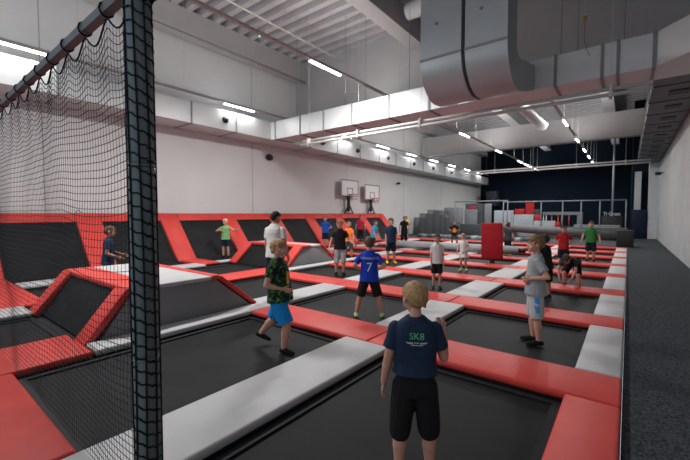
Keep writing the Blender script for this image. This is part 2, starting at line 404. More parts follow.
# ramps: trapezoid blocks with a sloped trampoline on the near side
def ramp(x0, x1, yb0, yt0, yt1, yb1, zt, lab, fw):
    t = thing('trampoline_ramp', lab, 'ramp', (0, 0, 0))
    z0 = .02
    MB().prism([(yb0 + .06, z0), (yb1, z0), (yt1, zt - .06), (yt0 + .04, zt - .06)], 'x', x0, x1).obj('ramp_body', M_WEDGE, t, .015, 2)
    def slab(ya, za, yb, zb, xa, xb_, th, m, nm, off=0.0):
        d = V((0, yb - ya, zb - za)).normalized(); n_ = V((0, -d.z, d.y))
        if n_.z < 0: n_ = -n_
        a = V((0, ya, za)) + n_ * off; b = V((0, yb, zb)) + n_ * off
        pl = [(a.y, a.z), (b.y, b.z), (b.y + n_.y * th, b.z + n_.z * th), (a.y + n_.y * th, a.z + n_.z * th)]
        return MB().prism(pl, 'x', xa, xb_).obj(nm, m, t, .015 if th > .03 else 0, 2)
    slab(yb0 + .06, z0, yt0 + .04, zt - .06, x0 + fw, x1 - fw, .03, M_BED, 'sloped_bed')
    slab(yb0 - .04, z0, yt0 + .03, zt - .05, x0 - .02, x0 + fw, .09, M_RED, 'side_pad')
    slab(yb0 - .04, z0, yt0 + .03, zt - .05, x1 - fw, x1 + .03, .09, M_RED, 'side_pad')
    ym = yt0 + .42
    MB().box(x0 - .02, x1 + .03, yt0 - .03, ym, zt - .06, zt + .02).obj('ridge_pad', M_RED, t, .02, 2)
    MB().box(x0 - .02, x1 + .02, ym + .005, yt1 - .09, zt - .06, zt + .01).obj('top_pad', M_PAD, t, .02, 2)
    MB().box(x0 - .02, x1 + .03, yt1 - .085, yt1 + .05, zt - .06, zt + .02).obj('far_ridge_pad', M_RED, t, .02, 2)
    slab(yt1 + .03, zt - .05, yb1 + .04, z0, x1 - fw, x1 + .03, .07, M_RED, 'side_pad')
    slab(yt1 + .03, zt - .05, yb1 + .04, z0, x0 - .02, x0 + fw, .07, M_RED, 'side_pad')
    slab(yt1, zt - .06, yb1, z0, x0 + fw, x1 - fw, .03, M_BED, 'sloped_bed')
ramp(-8.1, -5.38, 1.6, 2.05, 3.4, 4.2, .72, 'near grey trapezoid ramp with red edges behind the net post', .34)
ramp(-11.0, -8.15, 7.55, 8.2, 9.15, 9.88, .72, 'far grey trapezoid ramp with red edges behind the adult', .34)

# wall slope: bays of curved beds, red posts and a red top rail
PY = [1.52] + YS
PY = [1.52] + YS
def slope_z(x):
    pass
prof_in = [(-11.36, .012), (-12.0, .012), (-12.4, .05), (-12.68, .20), (-12.9, .42), (-13.8, 1.56)]
def wall_bed(y0, y1, lab):
    top = prof_in; th = .02
    low = [(x - .02, max(0.0, z - .02)) for x, z in top]
    mb = MB(); mb.prism([(x, z) for x, z in top] + list(reversed(low)), 'y', y0, y1)
    o = mb.obj('wall_trampoline', M_BED); tag(o, lab, 'trampoline', 'sloped trampolines along the left wall')
    mb = MB()
    mb.box(-11.40, -11.33, y0, y1, .0125, .034)
    for a, b in ((y0, y0 + .06), (y1 - .06, y1)):
        mb.prism([(x, z + .001) for x, z in top] + [(x + .012, z + .02) for x, z in reversed(top)], 'y', a, b)
    mb.obj('edge_webbing', M_WEB, o)
for i in range(len(PY) - 1):
    wall_bed(PY[i] + .36, PY[i + 1] - .36, 'black trampoline bay sloping up the left wall, %s bay counted from the net' % ORD[i])
wall_bed(-1.3, PY[0] - .36, 'black trampoline bay sloping up the left wall in front of the net')
for i, py in enumerate(PY):
    mb = MB(); A = (-12.56, .1); B = (-14.02, 1.66); C2 = (-14.16, 1.78)
    pl = [(-12.40, .06), (-12.62, .28), (-13.93, 1.78), (-14.22, 1.78), (-14.22, 1.6), (-12.75, .05)]
    mb.prism(pl, 'y', py - .35, py + .35)
    o = mb.obj('slope_pad', M_RED, None, .025, 2); tag(o, 'red padded post running up the wall slope, %s from the camera' % ORD[i], 'trampoline pad', 'red posts of the wall slope')
    MB().box(-14.22, -12.8, py - .3, py + .3, 0, .05).obj('pad_skirt', M_WEB, o)
yt = [-1.3] + PY
for i in range(len(yt) - 1):
    a = yt[i] + (.352 if i else 0); b = yt[i + 1] - .352
    mb = MB(); mb.prism([(-13.70, 1.50), (-13.90, 1.775), (-14.22, 1.775), (-14.22, 1.45), (-13.86, 1.42)], 'y', a, b)
    o = mb.obj('slope_rail_pad', M_RED, None, .02, 2); tag(o, 'red padded top rail of the wall slope, %s stretch from the camera' % ORD[i], 'trampoline pad', 'red top rails of the wall slope')
    MB().box(-14.22, -14.14, a, b, 0, 1.5).obj('back_board', M_WEB, o)

# ------------------------------------------------------------------ basketball hoops
def hoop(yc, zb, lab):
    t = thing('basketball_hoop', lab, 'basketball hoop', (-14.2, yc, 1.781))
    z = zb - 1.775
    MB().box(-.02, .02, -.9, .9, z, z + 1.05).obj('backboard', M_WHITE, t)
    mb = MB()
    for (a, b, c, d) in ((-.9, .9, z, z + .045), (-.9, .9, z + 1.005, z + 1.05), (-.9, -.855, z + .045, z + 1.005), (.855, .9, z + .045, z + 1.005),
                         (-.295, .295, z + .10, z + .14), (-.295, .295, z + .5, z + .54), (-.295, -.255, z + .14, z + .5), (.255, .295, z + .14, z + .5)):
        mb.box(.0205, .03, a, b, c, d)
    mb.obj('board_lines', M_BLACK, t)
    ring = [(.40 + .225 * math.cos(k * PI / 12), .225 * math.sin(k * PI / 12), z + .12) for k in range(25)]
    rb = MB().tube(ring, .018, 6, False); rb.box(.03, .2, -.06, .06, z + .06, z + .14)
    r = rb.obj('rim', M_ORANGE, t)
    mb = MB()
    for k in range(12):
        a0 = k * PI / 6
        for s_ in (1, -1):
            a1 = a0 + s_ * PI / 12; a2 = a0 + s_ * PI / 6
            mb.tube([(.40 + .22 * math.cos(a0), .22 * math.sin(a0), z + .11), (.40 + .17 * math.cos(a1), .17 * math.sin(a1), z - .06), (.40 + .12 * math.cos(a2), .12 * math.sin(a2), z - .24)], .005, 4)
    mb.obj('net', M_WHITE, t)
    mb = MB(); mb.box(-.16, -.04, -.09, .09, .12, z + .5); mb.obj('pole', M_BLACK, t)
    mb = MB()
    for dy in (-.42, .42): mb.tube([(-.08, dy, .03), (-.08, dy * .2, .55)], .04, 6)
    mb.box(-.14, .0, -.45, .45, 0, .05); mb.obj('foot_brace', M_BLACK, t)
hoop(18.67, 2.88, 'left one of two basketball hoops standing on the wall slope')
hoop(21.25, 2.72, 'right one of two basketball hoops standing on the wall slope')

# ------------------------------------------------------------------ sweepers, padded panel, far obstacles
sw = thing('foam_sweeper', 'long light grey foam roller lying across the trampolines left of the red mat', 'sweeper', (-6.2, 15.55, .135))
mb = MB(); mb.tube([(-2.85, -.05, .165), (2.8, .05, .165)], .165, 20); mb.obj('foam_roll', mat('roll_grey', (.40, .42, .43), .6, .3, .05, 4), sw)
MB().tube([(2.8, .05, .165), (3.05, .05, .165)], .09, 12).obj('arm', M_BLACK, sw)
rp = thing('crash_mat', 'upright dark red padded mat standing among the trampolines', 'crash mat', (-3.76, 13.3, .014))
MB().box(-.35, .35, -.11, .11, .13, 1.42).obj('panel', M_REDP, rp, .04, 3); MB().box(-.07, .07, -.06, .06, 0, .16).obj('foot', M_BLACK, rp)
rp.rotation_euler = (0, math.radians(-1.5), math.radians(6))
bm_ = thing('foam_beam', 'long dark grey round foam beam sloping down to a black block at the carpet', 'beam', (0, 0, 0))
MB().tube([(-6.0, 22.75, .98), (-.45, 23.35, .60)], .235, 24).obj('beam_roll', mat('beam_grey', (.115, .12, .125), .6, .3, .08, 4), bm_)
MB().box(-6.3, -5.5, 22.5, 23.0, .06, .76).obj('support_block', M_FOAM, bm_, .02)
bk = tag(bbox_box(-.45, .25, 23.1, 23.9, .06, .92).obj('foam_block', mat('block_black', (.018, .022, .022), .7, .3, .1, 3), None, .03), 'black foam block at the right end of the grey beam', 'block')

def fbox(name, x0, x1, y0, y1, z0, z1, m, lab, cat, group=None, bevel=.03):
    return tag(bbox_box(x0, x1, y0, y1, z0, z1).obj(name, m, None, bevel), lab, cat, group)
# stepped foam block wall at left
steps = [(-13.44, -12.92, 1.44), (-12.92, -12.23, 1.77), (-12.23, -11.64, 2.0), (-11.64, -11.23, 1.70), (-11.23, -10.82, 1.54), (-10.82, -10.3, 1.15)]
for i, (a, b, z) in enumerate(steps):
    fbox('foam_block_stack', a + .01, b - .01, 27.0, 27.8, .06, z, M_FOAM, 'dark grey foam stack in the stepped wall, %s from the left' % ORD[i], 'foam block', 'dark grey stepped foam wall')
for i, (a, b, z) in enumerate(((-14.45, -14.0, 1.46), (-14.0, -13.3, 1.80), (-13.3, -12.3, 2.1))):
    fbox('foam_block_stack', a, b - .01, 28.2, 29, .06, z, M_FOAML, 'light grey foam stack against the left wall, %s from the left' % ORD[i], 'foam block', 'light grey stepped foam wall')
fbox('foam_block_stack', -12.25, -11.75, 28.0, 29.0, .06, 2.02, M_FOAM, 'dark grey foam stack between light grey foam stacks', 'foam block')
fbox('foam_block_stack', -12.25, -10.9, 29.2, 30.0, .06, 2.28, M_FOAML, 'wide light grey foam stack behind the stepped dark wall', 'foam block')
# platform and panels
fbox('platform_front', -10.9, -6.6, 29.0, 29.4, .06, .96, M_FOAM, 'long grey platform face behind the jumping boy', 'platform')
fbox('platform_front', -5.2, .0, 28.6, 29.4, .06, .86, M_FOAM, 'long grey platform face behind the dark grey beam', 'platform')
fbox('wall_panel', -10.85, -9.85, 30.2, 30.5, .06, 2.15, M_FOAML, 'pale grey upright panel left of the dark grey arch', 'panel')
ar = thing('foam_arch', 'dark grey foam arch behind the long platform', 'arch', (0, 30.8, .06))
MB().box(-11.0, -9.55, 0, .6, 1.9, 2.55).obj('lintel', M_FOAM, ar); MB().box(-10.0, -9.55, .0, .6, 0, 1.89).obj('jamb', M_FOAM, ar)
fbox('wall_panel', -9.4, -8.9, 30.8, 31.1, .06, 2.6, M_FOAML, 'tall grey upright panel right of the dark grey arch', 'panel')
for i, (x0, x1, z1) in enumerate(((-8.3, -6.9, 2.02), (-6.88, -5.5, 1.72), (-5.48, -4.1, 1.25))):
    fbox('wall_panel', x0, x1, 29.6, 29.9, .06, z1, M_FOAMB, 'pale blue-grey sloped platform panel, %s from the left' % ORD[i], 'panel', 'pale panels of the platform')
for i, (x0, x1, z0, z1) in enumerate(((-6.80, -6.15, 1.725, 2.13), (-6.05, -5.52, 1.725, 2.70), (-5.44, -5.06, 1.255, 1.70), (-4.05, -3.75, .865, 1.16))):
    zz = z0
    if i == 3: fbox('foam_cube', x0, x1, 29.05, 29.35, z0, z1, M_REDF, 'small red foam cube rightmost on the platform edge', 'foam cube', 'red foam cubes')
    else: fbox('foam_cube', x0, x1, 29.6, 29.95, zz, z1, M_REDF, ['wide red foam cube leftmost on the pale panels', 'tallest red foam cube on the pale panels', 'small red foam cube on the lowest pale panel'][i], 'foam cube', 'red foam cubes')
fbox('foam_cube', -10.4, -10.0, 30.2, 30.5, 2.155, 2.4, M_REDF, 'small red foam cube on the pale upright panel at left', 'foam cube', 'red foam cubes')
fbox('foam_block_stack', -6.0, -5.3, 30.2, 30.8, .06, 2.1, M_FOAM, 'dark grey foam block behind the red cubes', 'foam block')
# foam pit cubes
rnd = random.Random(7)
for i in range(40):
    x = -12.2 + (i % 20) * .40; yy = 24.6 + (i // 20) * .5
    o = bbox_box(-.15, .15, -.15, .15, -.1, .1).obj('foam_cube', (M_FOAML, M_FOAM, M_FOAMB)[rnd.randrange(3)], None, .01, 1)
    o.location = (x, yy + rnd.uniform(-.04, .04), .162); o.rotation_euler = (0, 0, rnd.uniform(-.4, .4))
    tag(o, 'small grey foam cube in the pit behind the trampolines', 'foam cube', 'grey foam cubes in the pit')
# cage frame
def cage(x0, x1, y0, z, xs, lab):
    t = thing('cage_frame', lab, 'frame', (0, y0, .06))
    MB().tube([(x0, 0, z), (x1, 0, z)], .045, 8).obj('top_rail', M_FRAME, t)
    for x in xs: MB().tube([(x, 0, 0), (x, 0, z)], .035, 8).obj('post', M_FRAME, t)
cage(-11.15, -7.1, 28.8, 2.68, (-11.15, -7.4, -7.1), 'thin grey pole frame over the arch and panels')
cage(-7.6, -.12, 29.55, 2.6, (-7.6, -5.0, -3.65, -2.55, -1.5, -.12), 'long thin grey pole frame over the far platform')
# rack, counter and lettering
rk = thing('shelf_rack', 'white shelf rack with orange uprights behind the far frame', 'rack', (-4.0, 33.5, .06))
MB().box(-1.55, 1.2, 0, .4, 1.62, 1.86).obj('shelf', M_FOAML, rk); MB().box(.85, 1.2, .0, .4, 0, 1.6).obj('side_panel', M_FOAML, rk)
MB().box(-1.55, 1.2, 0, .4, .0, .75).obj('base', M_NAVY, rk)
for x in (-1.5, -1.3, -.9, -.45, -.2, .3):
    MB().tube([(x, .1, .75), (x, .1, 1.6)], .035, 6).obj('upright', M_ORANGE if x in (-.9, -.45, -.2, .3) else M_WHITE, rk)
fbox('counter', -1.5, -.3, 31.9, 32.5, .06, 1.58, mat('counter_black', (.008, .009, .011), .5, .4), 'black counter under the white lettering near the back wall', 'counter')
fbox('bench_top', -3.0, -.4, 30.0, 30.5, .06, 1.0, M_FOAML, 'low pale bench top behind the green shirt boy', 'bench')
def text_mesh(txt, size):
    c = D.curves.new('lettering', 'FONT'); c.body = txt; c.size = size; c.align_x = 'CENTER'; c.align_y = 'CENTER'; c.resolution_u = 3; c.extrude = 0
    o = D.objects.new('lettering', c); COL.objects.link(o)
    dg = bpy.context.evaluated_depsgraph_get(); me = D.meshes.new_from_object(o.evaluated_get(dg))
    D.objects.remove(o); D.curves.remove(c)
    return me
sg = text_mesh('Ti Gross', .36)
bm = bmesh.new(); bm.from_mesh(sg); r_ = bmesh.ops.extrude_face_region(bm, geom=bm.faces[:]); bmesh.ops.translate(bm, vec=(0, 0, .04), verts=[g for g in r_['geom'] if isinstance(g, bmesh.types.BMVert)])
bmesh.ops.scale(bm, vec=(.78, 1, 1), verts=bm.verts); bm.to_mesh(sg); bm.free()
so = link('wall_lettering', sg, M_SIGN); so.rotation_euler = (PI / 2, 0, 0); so.location = (-.93, 32.15, 1.75)
tag(so, 'white lettering standing on the black counter', 'lettering')
# navy padded door, vertical duct, pole, dark speaker box
nd = tag(bbox_box(.2, 1.0, 31.9, 33.15, .06, 2.05).obj('padded_column', M_NDOOR, None, .04), 'navy padded column at the end of the carpet', 'column')
tag(bbox_box(.3, .66, 32.6, 33.1, 2.052, 4.7).obj('vertical_duct', mat('vduct', (.45, .47, .48), .5, .4)), 'pale vertical duct above the navy column', 'duct')
tag(MB().tube([(-.95, 34, .06), (-.95, 34, ZD)], .07, 10).obj('ceiling_pole', mat('pole_white', (.30, .32, .34), .5)), 'thin white pole from ceiling to floor near the lettering', 'pole')
tag(bbox_box(-13.3, -12.1, 44.0, 45.2, 2.7, 4.4).obj('wall_box', mat('box_dark', (.02, .03, .035), .6), None, .02), 'dark box in the far left corner of the navy wall', 'box')
MB().box(-13.2, -12.2, 44.2, 45.8, 2.9, 4.2).obj('bracket', M_BLACK, D.objects['wall_box'])

# ------------------------------------------------------------------ safety net with padded post in the foreground
PX, PYY, PR = -1.90, .80, .059
net = thing('safety_net', 'black safety net hanging from a steel rail at the left foreground', 'net', (0, 0, 0))
RZ = 2.87
MB().box(-6.2, PX + .12, PYY - .024, PYY + .024, RZ - .026, RZ + .026).obj('top_rail', M_RAIL, net)
random.seed(11)
x1n = PX - PR + .01; x0n = -6.02; z0n = .14; step = .042
nx = int((x1n - x0n) / step); nz = int((RZ - .06 - z0n) / .045)
HK = .34
def netpt(i, j):
    u = i * step; x = x1n - u
    f = j / nz
    sc = (abs(math.sin(PI * u / HK))) ** 1.3 * .10 + .05 * min(1, f * 7) * max(0, 1 - f * 2) * math.sin(u * 2.6 + 1)
    z = RZ - .045 - f * (RZ - .045 - z0n) - sc * max(0, 1 - f * 5)
    z -= .05 * math.sin(min(1, u / 1.2) * PI) * math.sin(f * PI)
    yv = PYY + .02 * math.sin(u * 3.1 + f * 4) * math.sin(f * PI) + .012 * noise.noise((u * 2, f * 5, 1))
    return V((x + .008 * noise.noise((u * 3, f * 9, 5)), yv, z + .006 * noise.noise((u * 4, f * 8, 9))))
mbn = MB()
G = [[netpt(i, j) for j in range(nz + 1)] for i in range(nx + 1)]
for i in range(nx + 1): mbn.tube(G[i][::2] if nz % 2 == 0 else G[i], .0014, 3, False)
for j in range(nz + 1):
    mbn.tube([G[i][j] for i in range(nx + 1)], .0024 if j else .006, 3, False)
nm = mbn.obj('net_mesh', M_NET, net); nm['kind'] = 'stuff'
for kx in range(int((x1n - x0n) / HK) + 1):
    xx = x1n - kx * HK
    lp = [(xx, PYY + .036 * math.cos(a), RZ + .040 * math.sin(a)) for a in [q * PI / 5 for q in range(11)]]
    MB().tube(lp, .006, 5, False).obj('rope_tie', M_NET, net)
post = thing('padded_post', 'dark foam padded net post wrapped in black net, left foreground', 'post', (PX, PYY, ZT))
def sleeve(z0, z1, r):
    mb = MB(); zs = [z0, z0 + .012, z0 + .03, z1 - .03, z1 - .012, z1]; rs = [r * .86, r * .96, r, r, r * .96, r * .86]
    mb.tube([(0, 0, z) for z in zs], rs, 28); return mb.obj('foam_sleeve', M_POST, post)
sleeve(0, .90, PR); sleeve(.905, 1.86, PR); sleeve(1.865, 2.72, PR)
MB().tube([(0, 0, 2.70), (0, 0, 2.80)], .03, 14).obj('steel_tube', M_RAIL, post)
mb = MB(); cells = 8; rr = PR + .004
for kk in range(cells):
    a = 2 * PI * kk / cells + .12
    mb.tube([(rr * math.cos(a + .25 * math.sin(zz * 1.4)), rr * math.sin(a + .25 * math.sin(zz * 1.4)), zz) for zz in [q * .1 for q in range(28)]], .0042, 4, False)
z = .04
while z < 2.7:
    mb.tube([(rr * math.cos(q * PI / 12), rr * math.sin(q * PI / 12), z + .028 * math.sin(q * PI / 12 + 3.6) + .006 * math.sin(q * 1.7 + z * 9)) for q in range(25)], .0042, 4, False); z += .062
mb.obj('wrap_net', M_NET, post)
for zz in (.902, 1.862):
    mb = MB(); mb.tube([((PR * .93) * math.cos(q * PI / 12), (PR * .93) * math.sin(q * PI / 12), zz) for q in range(25)], .007, 6, False); mb.obj('tie_band', mat('tie_grey', (.16, .19, .2), .6), post)
mb = MB()
for q in range(9):
    a = q * .7; mb.tube([(.055 * math.cos(a), .055 * math.sin(a), 2.64 + .012 * q), (.082 * math.cos(a + .4), .082 * math.sin(a + .4), 2.68 + .01 * q), (.06 * math.cos(a + .9), .06 * math.sin(a + .9), 2.72 + .006 * q)], .011, 5)
mb.obj('rope_knot', M_NET, post)

# ------------------------------------------------------------------ people
def remesh(mb, name, voxel, smooth=4, fac=.5, wr=0.0, wf=9.0, seed=0):
    me = mb.mesh(name + '_raw'); o = D.objects.new('tmp', me); COL.objects.link(o)
    md = o.modifiers.new('r', 'REMESH'); md.mode = 'VOXEL'; md.voxel_size = voxel; md.use_smooth_shade = True
    if smooth:
        sm = o.modifiers.new('s', 'SMOOTH'); sm.factor = fac; sm.iterations = smooth
    dg = bpy.context.evaluated_depsgraph_get(); ev = o.evaluated_get(dg)
    out = D.meshes.new_from_object(ev); out.name = name
    D.objects.remove(o); D.meshes.remove(me)
    if wr:
        ns = [v.normal.copy() for v in out.vertices]
        for v, n_ in zip(out.vertices, ns):
            p = v.co
            a = noise.noise((p.x * wf + seed, p.y * wf, p.z * wf * .55)) + .5 * noise.noise((p.x * wf * 2.1, p.y * wf * 2.1 + seed, p.z * wf * 1.3))
            v.co = p + n_ * (a * wr)
    out.polygons.foreach_set('use_smooth', [True] * len(out.polygons))
    return out

def skin(col): return mat('skin_%.2f_%.2f' % (col[0], col[1]), col, .55, .35, .06, 14)
SKIN = (.52, .27, .19); SKIN_D = (.36, .17, .115)
def cloth(name, col, **k): return mat(name, col, k.get('rough', .85), .2, k.get('var', .08), k.get('vs', 18), .15, 60)

def basis_from(fwd, up=V((0, 0, 1))):
    y_ = fwd.normalized(); x_ = y_.cross(up).normalized(); z_ = x_.cross(y_)
    return Matrix((x_, y_, z_)).transposed()

def person(loc, face, h, label, arms, legs, hair=('short', (.05, .03, .02)), skincol=SKIN, shirt=None, shorts=None, shoe=None,
           adult=False, lean=0, side=0, twist=0, head=(0, 0), vox=.010, sleeve_t=.62, leg_t=.92, hem=.455, group=None, away=True, extra=None, hands=None, slim=.94, loose=1.0, prints=None, jump=0.0, smile=False, skirt=False):
    """face: degrees counter-clockwise from 'back to the camera'. arms/legs: ((upper dir),(lower dir)) right then left, in the figure's frame x right y forward z up"""
    cam = V((0, 0)); ang = math.atan2(-loc[0], loc[1]) + math.radians(face)
    hh = h * (.133 if adult else .158)
    sh = h * (.100 if not adult else .106) * slim
    S = slim
    piv = V((0, 0, 0))                    # pelvis centre
    hz = .495 * h if not adult else .50 * h
    Lth = (.235 if not adult else .245) * h; Lsh = (.215 if not adult else .22) * h
    Rt = Matrix.Rotation(math.radians(twist), 3, 'Z') @ Matrix.Rotation(math.radians(side), 3, 'Y') @ Matrix.Rotation(math.radians(-lean), 3, 'X')
    def T(x, y, z): return piv + Rt @ V((x * h, y * h, z * h))
    ax = Rt @ V((1, 0, 0)); ay = Rt @ V((0, 1, 0)); az = Rt @ V((0, 0, 1))
    zsh = .315; zneck = .345
    # legs
    hips = [V((.052 * h * S, 0, -.01 * h)), V((-.052 * h * S, 0, -.01 * h))]
    knees = []; ankles = []
    for i in (0, 1):
        a, b = V(legs[i][0]).normalized(), V(legs[i][1]).normalized()
        knees.append(hips[i] + a * Lth); ankles.append(knees[i] + b * Lsh)
    zmin = min(a.z for a in ankles)
    base = -(zmin - .043 * h)           # lift so that the lower foot stands on the ground
    # arms
    shl = [T(sh / h, 0, zsh - .030), T(-sh / h, 0, zsh - .030)]
    Lu = .165 * h; Lf = .14 * h
    elb = []; wri = []
    for i in (0, 1):
        a, b = V(arms[i][0]).normalized(), V(arms[i][1]).normalized()
        elb.append(shl[i] + a * Lu); wri.append(elb[i] + b * Lf)
    # head frame
    Rh = Rt @ Matrix.Rotation(math.radians(lean * .7), 3, 'X') @ Matrix.Rotation(math.radians(head[0]), 3, 'Z') @ Matrix.Rotation(math.radians(-head[1]), 3, 'X')
    nb = T(0, -.004, zneck - .02); chinbase = T(0, .010, zneck + .008)
    hc0 = chinbase
    def Hd(x, y, z): return hc0 + Rh @ V((x * hh, y * hh, z * hh))
    B = MB()
    # torso
    rings = []
    for (z, rx, ry, yy) in ((-.06, .075, .058, 0), (-.02, .092, .066, -.002), (.03, .089, .064, 0), (.10, .080, .056, .004), (.17, .086, .060, .004), (.24, .096, .064, 0), (.29, .094, .056, -.002), (.322, .070, .042, -.004), (.34, .035, .032, -.004)):
        rings.append((T(0, yy, z), ax * rx * h * S, ay * ry * h * S))
    B.loft(rings)
    B.cap(nb, Hd(0, -.05, .22), .033 * h * (1.1 if adult else .92), .031 * h * (1.1 if adult else .9))
    # head
    B.ell(Hd(0, -.03, .60), (.335 * hh, .43 * hh, .40 * hh), Rh, 20, 14)
    B.ell(Hd(0, .10, .34), (.275 * hh, .31 * hh, .30 * hh), Rh, 18, 12)
    B.ell(Hd(0, .29, .10), (.12 * hh, .11 * hh, .10 * hh), Rh)
    for s_ in (1, -1): B.ell(Hd(.17 * s_, .24, .30), (.13 * hh, .12 * hh, .14 * hh), Rh)
    B.cap(Hd(0, .375, .50), Hd(0, .46, .345), .035 * hh, .055 * hh)
    for s_ in (1, -1):
        B.ell(Hd(.372 * s_, -.03, .44), (.045 * hh, .095 * hh, .135 * hh), Rh, 10, 8)
        B.cap(Hd(.06 * s_, .385, .585), Hd(.20 * s_, .34, .585), .035 * hh, .03 * hh, 8)
    # limbs
    for i in (0, 1):
        B.cap(hips[i], knees[i], .053 * h * S, .036 * h * S); B.cap(knees[i], knees[i].lerp(ankles[i], .38), .034 * h * S, .037 * h * S)
        B.cap(knees[i].lerp(ankles[i], .34), ankles[i], .036 * h * S, .021 * h * S)
        B.cap(shl[i], elb[i], .031 * h * S, .0245 * h * S); B.cap(elb[i], elb[i].lerp(wri[i], .35), .0235 * h * S, .0245 * h * S); B.cap(elb[i].lerp(wri[i], .3), wri[i], .0245 * h * S, .0165 * h * S)
    # hands
    for i in (0, 1):
        d = (wri[i] - elb[i]).normalized(); sgn = 1 if i == 0 else -1
        hs = (hands[i] if hands else {}) or {}
        nrm = V(hs.get('palm', (-sgn, 0, 0))); nrm = (nrm - d * nrm.dot(d)).normalized()
        curl = hs.get('curl', .35)
        thumb_side = V(hs.get('thumb', (0, 1, .2))); acr = thumb_side - d * thumb_side.dot(d) - nrm * thumb_side.dot(nrm); acr = acr.normalized() if acr.length > .01 else d.cross(nrm)
        if 'dir' in hs: d2 = V(hs['dir']).normalized()
        else: d2 = d
        nrm = (nrm - d2 * nrm.dot(d2)).normalized(); acr = (acr - d2 * acr.dot(d2) - nrm * acr.dot(nrm)).normalized()
        L = .105 * h; w = wri[i]; pl = L * .46
        fr = max(.0078 * h / 1.4, vox * .9)
        for q in range(4):
            off = acr * (.018 * h * (1 - q * .66)); B.cap(w + off * .55 + d2 * .004, w + off + d2 * pl, fr * 1.25, fr * 1.2, 8)
            fl = L * (.46, .53, .50, .40)[q]
            p0 = w + off + d2 * pl
            dd = d2
            for sN, fN in enumerate((.44, .32, .24)):
                an = curl * (sN + .7); dd = d2 * math.cos(an) + nrm * math.sin(an)
                p1 = p0 + dd * fl * fN; B.cap(p0, p1, fr * (1.08 - .1 * sN), fr * (1.0 - .1 * sN), 8); p0 = p1
        t0 = w + acr * .012 * h + d2 * pl * .25
        t1 = t0 + (acr * .8 + d2 * .65 + nrm * .25).normalized() * L * .26; t2 = t1 + (acr * .3 + d2 * .9 + nrm * .35).normalized() * L * .22
        B.cap(t0, t1, fr * 1.4, fr * 1.2, 8); B.cap(t1, t2, fr * 1.15, fr * .95, 8)
    # feet
    shoes_ = []
    for i in (0, 1):
        shoes = MB(); shoes_.append(shoes)
        sgn = 1 if i == 0 else -1
        fd = V((.18 * sgn, 1, 0)); b = V(legs[i][1]).normalized()
        lift = ankles[i].z - zmin
        pitch_ = -min(.9, lift * 4)
        fd = V((fd.x, math.cos(pitch_), math.sin(pitch_))).normalized()
        up = V((0, 0, 1)); up = (up - fd * up.dot(fd)).normalized()
        hl = ankles[i] - fd * .022 * h - up * .014 * h; ml = ankles[i] + fd * .055 * h - up * .018 * h; te = ankles[i] + fd * .098 * h - up * .024 * h
        B.cap(hl, ml, .021 * h, .021 * h); B.cap(ml, te, .021 * h, .013 * h); B.cap(ankles[i], ml, .021 * h, .019 * h)
        g = 1.16
        shoes.cap(hl, ml, .0235 * h, .0245 * h); shoes.cap(ml, te, .0245 * h, .016 * h); shoes.cap(ankles[i], ml, .0235 * h, .022 * h)
        if shoe and shoe[1] > 0:
            shoes.cap(ankles[i], ankles[i] - b * shoe[1] * h, .0255 * h, .0265 * h, flat_b=True)
    root = thing('person', label, 'person', (loc[0], loc[1], loc[2] + jump), group)
    root.rotation_euler = (0, 0, ang)
    SH = V((0, 0, base))
    def fin(mb_, name, m, vx, sm, wr=0, wf=9, par=root):
        mb_.v = [tuple(V(p) + SH) for p in mb_.v]
        me = remesh(mb_, name, vx, sm, .5, wr, wf, seed=loc[0] * 3.1)
        return link(name, me, m, par)
    fv = min(vox, .0055 if vox < .007 else vox)
    body = fin(B, 'body', skin(skincol), fv, 4 if vox < .007 else 2)
    # face parts
    eyeR = .05 * hh
    for s_ in (1, -1):
        e = MB().ell(Hd(.155 * s_, .322, .505), (eyeR * 1.25, eyeR, eyeR * .8), Rh, 10, 8); e.v = [tuple(V(p) + SH) for p in e.v]
        eo = e.obj('eye', mat('eye_white', (.7, .68, .66), .3, .5), root)
        e = MB().ell(Hd(.157 * s_, .352, .505), (eyeR * .5, eyeR * .55, eyeR * .55), Rh, 8, 6); e.v = [tuple(V(p) + SH) for p in e.v]
        e.obj('iris', mat('iris_dark', (.03, .022, .018), .3, .5), eo)
        e = MB().cap(Hd(.075 * s_, .415, .615), Hd(.235 * s_, .345, .625), .018 * hh, .013 * hh, 8); e.v = [tuple(V(p) + SH) for p in e.v]
        e.obj('eyebrow', cloth('brow_%.2f' % hair[1][0], tuple(c * .7 for c in hair[1])), root)
    e = MB()
    mw = .12 if smile else .085
    for a, b in ((-mw, -mw / 2), (-mw / 2, 0), (0, mw / 2), (mw / 2, mw)):
        cz = lambda q: .205 + (.04 if smile else .0) * (q / mw) ** 2
        cy = lambda q: .395 - .07 * (q / mw) ** 2
        e.cap(Hd(a, cy(a), cz(a)), Hd(b, cy(b), cz(b)), .022 * hh, .022 * hh, 8)
    e.v = [tuple(V(p) + SH) for p in e.v]; mo = e.obj('mouth', mat('lips', (.42, .14, .12), .5, .3), root)
    if smile:
        e = MB().ell(Hd(0, .398, .225), (.08 * hh, .018 * hh, .018 * hh), Rh, 10, 8); e.v = [tuple(V(p) + SH) for p in e.v]; e.obj('teeth', mat('teeth_white', (.75, .72, .68), .4, .4), mo)
    # hair
    Hm = MB(); style, hcol = hair
    rr_ = random.Random(int(abs(loc[0] * 977)) + 3)
    NP = 260 if vox < .007 else 110
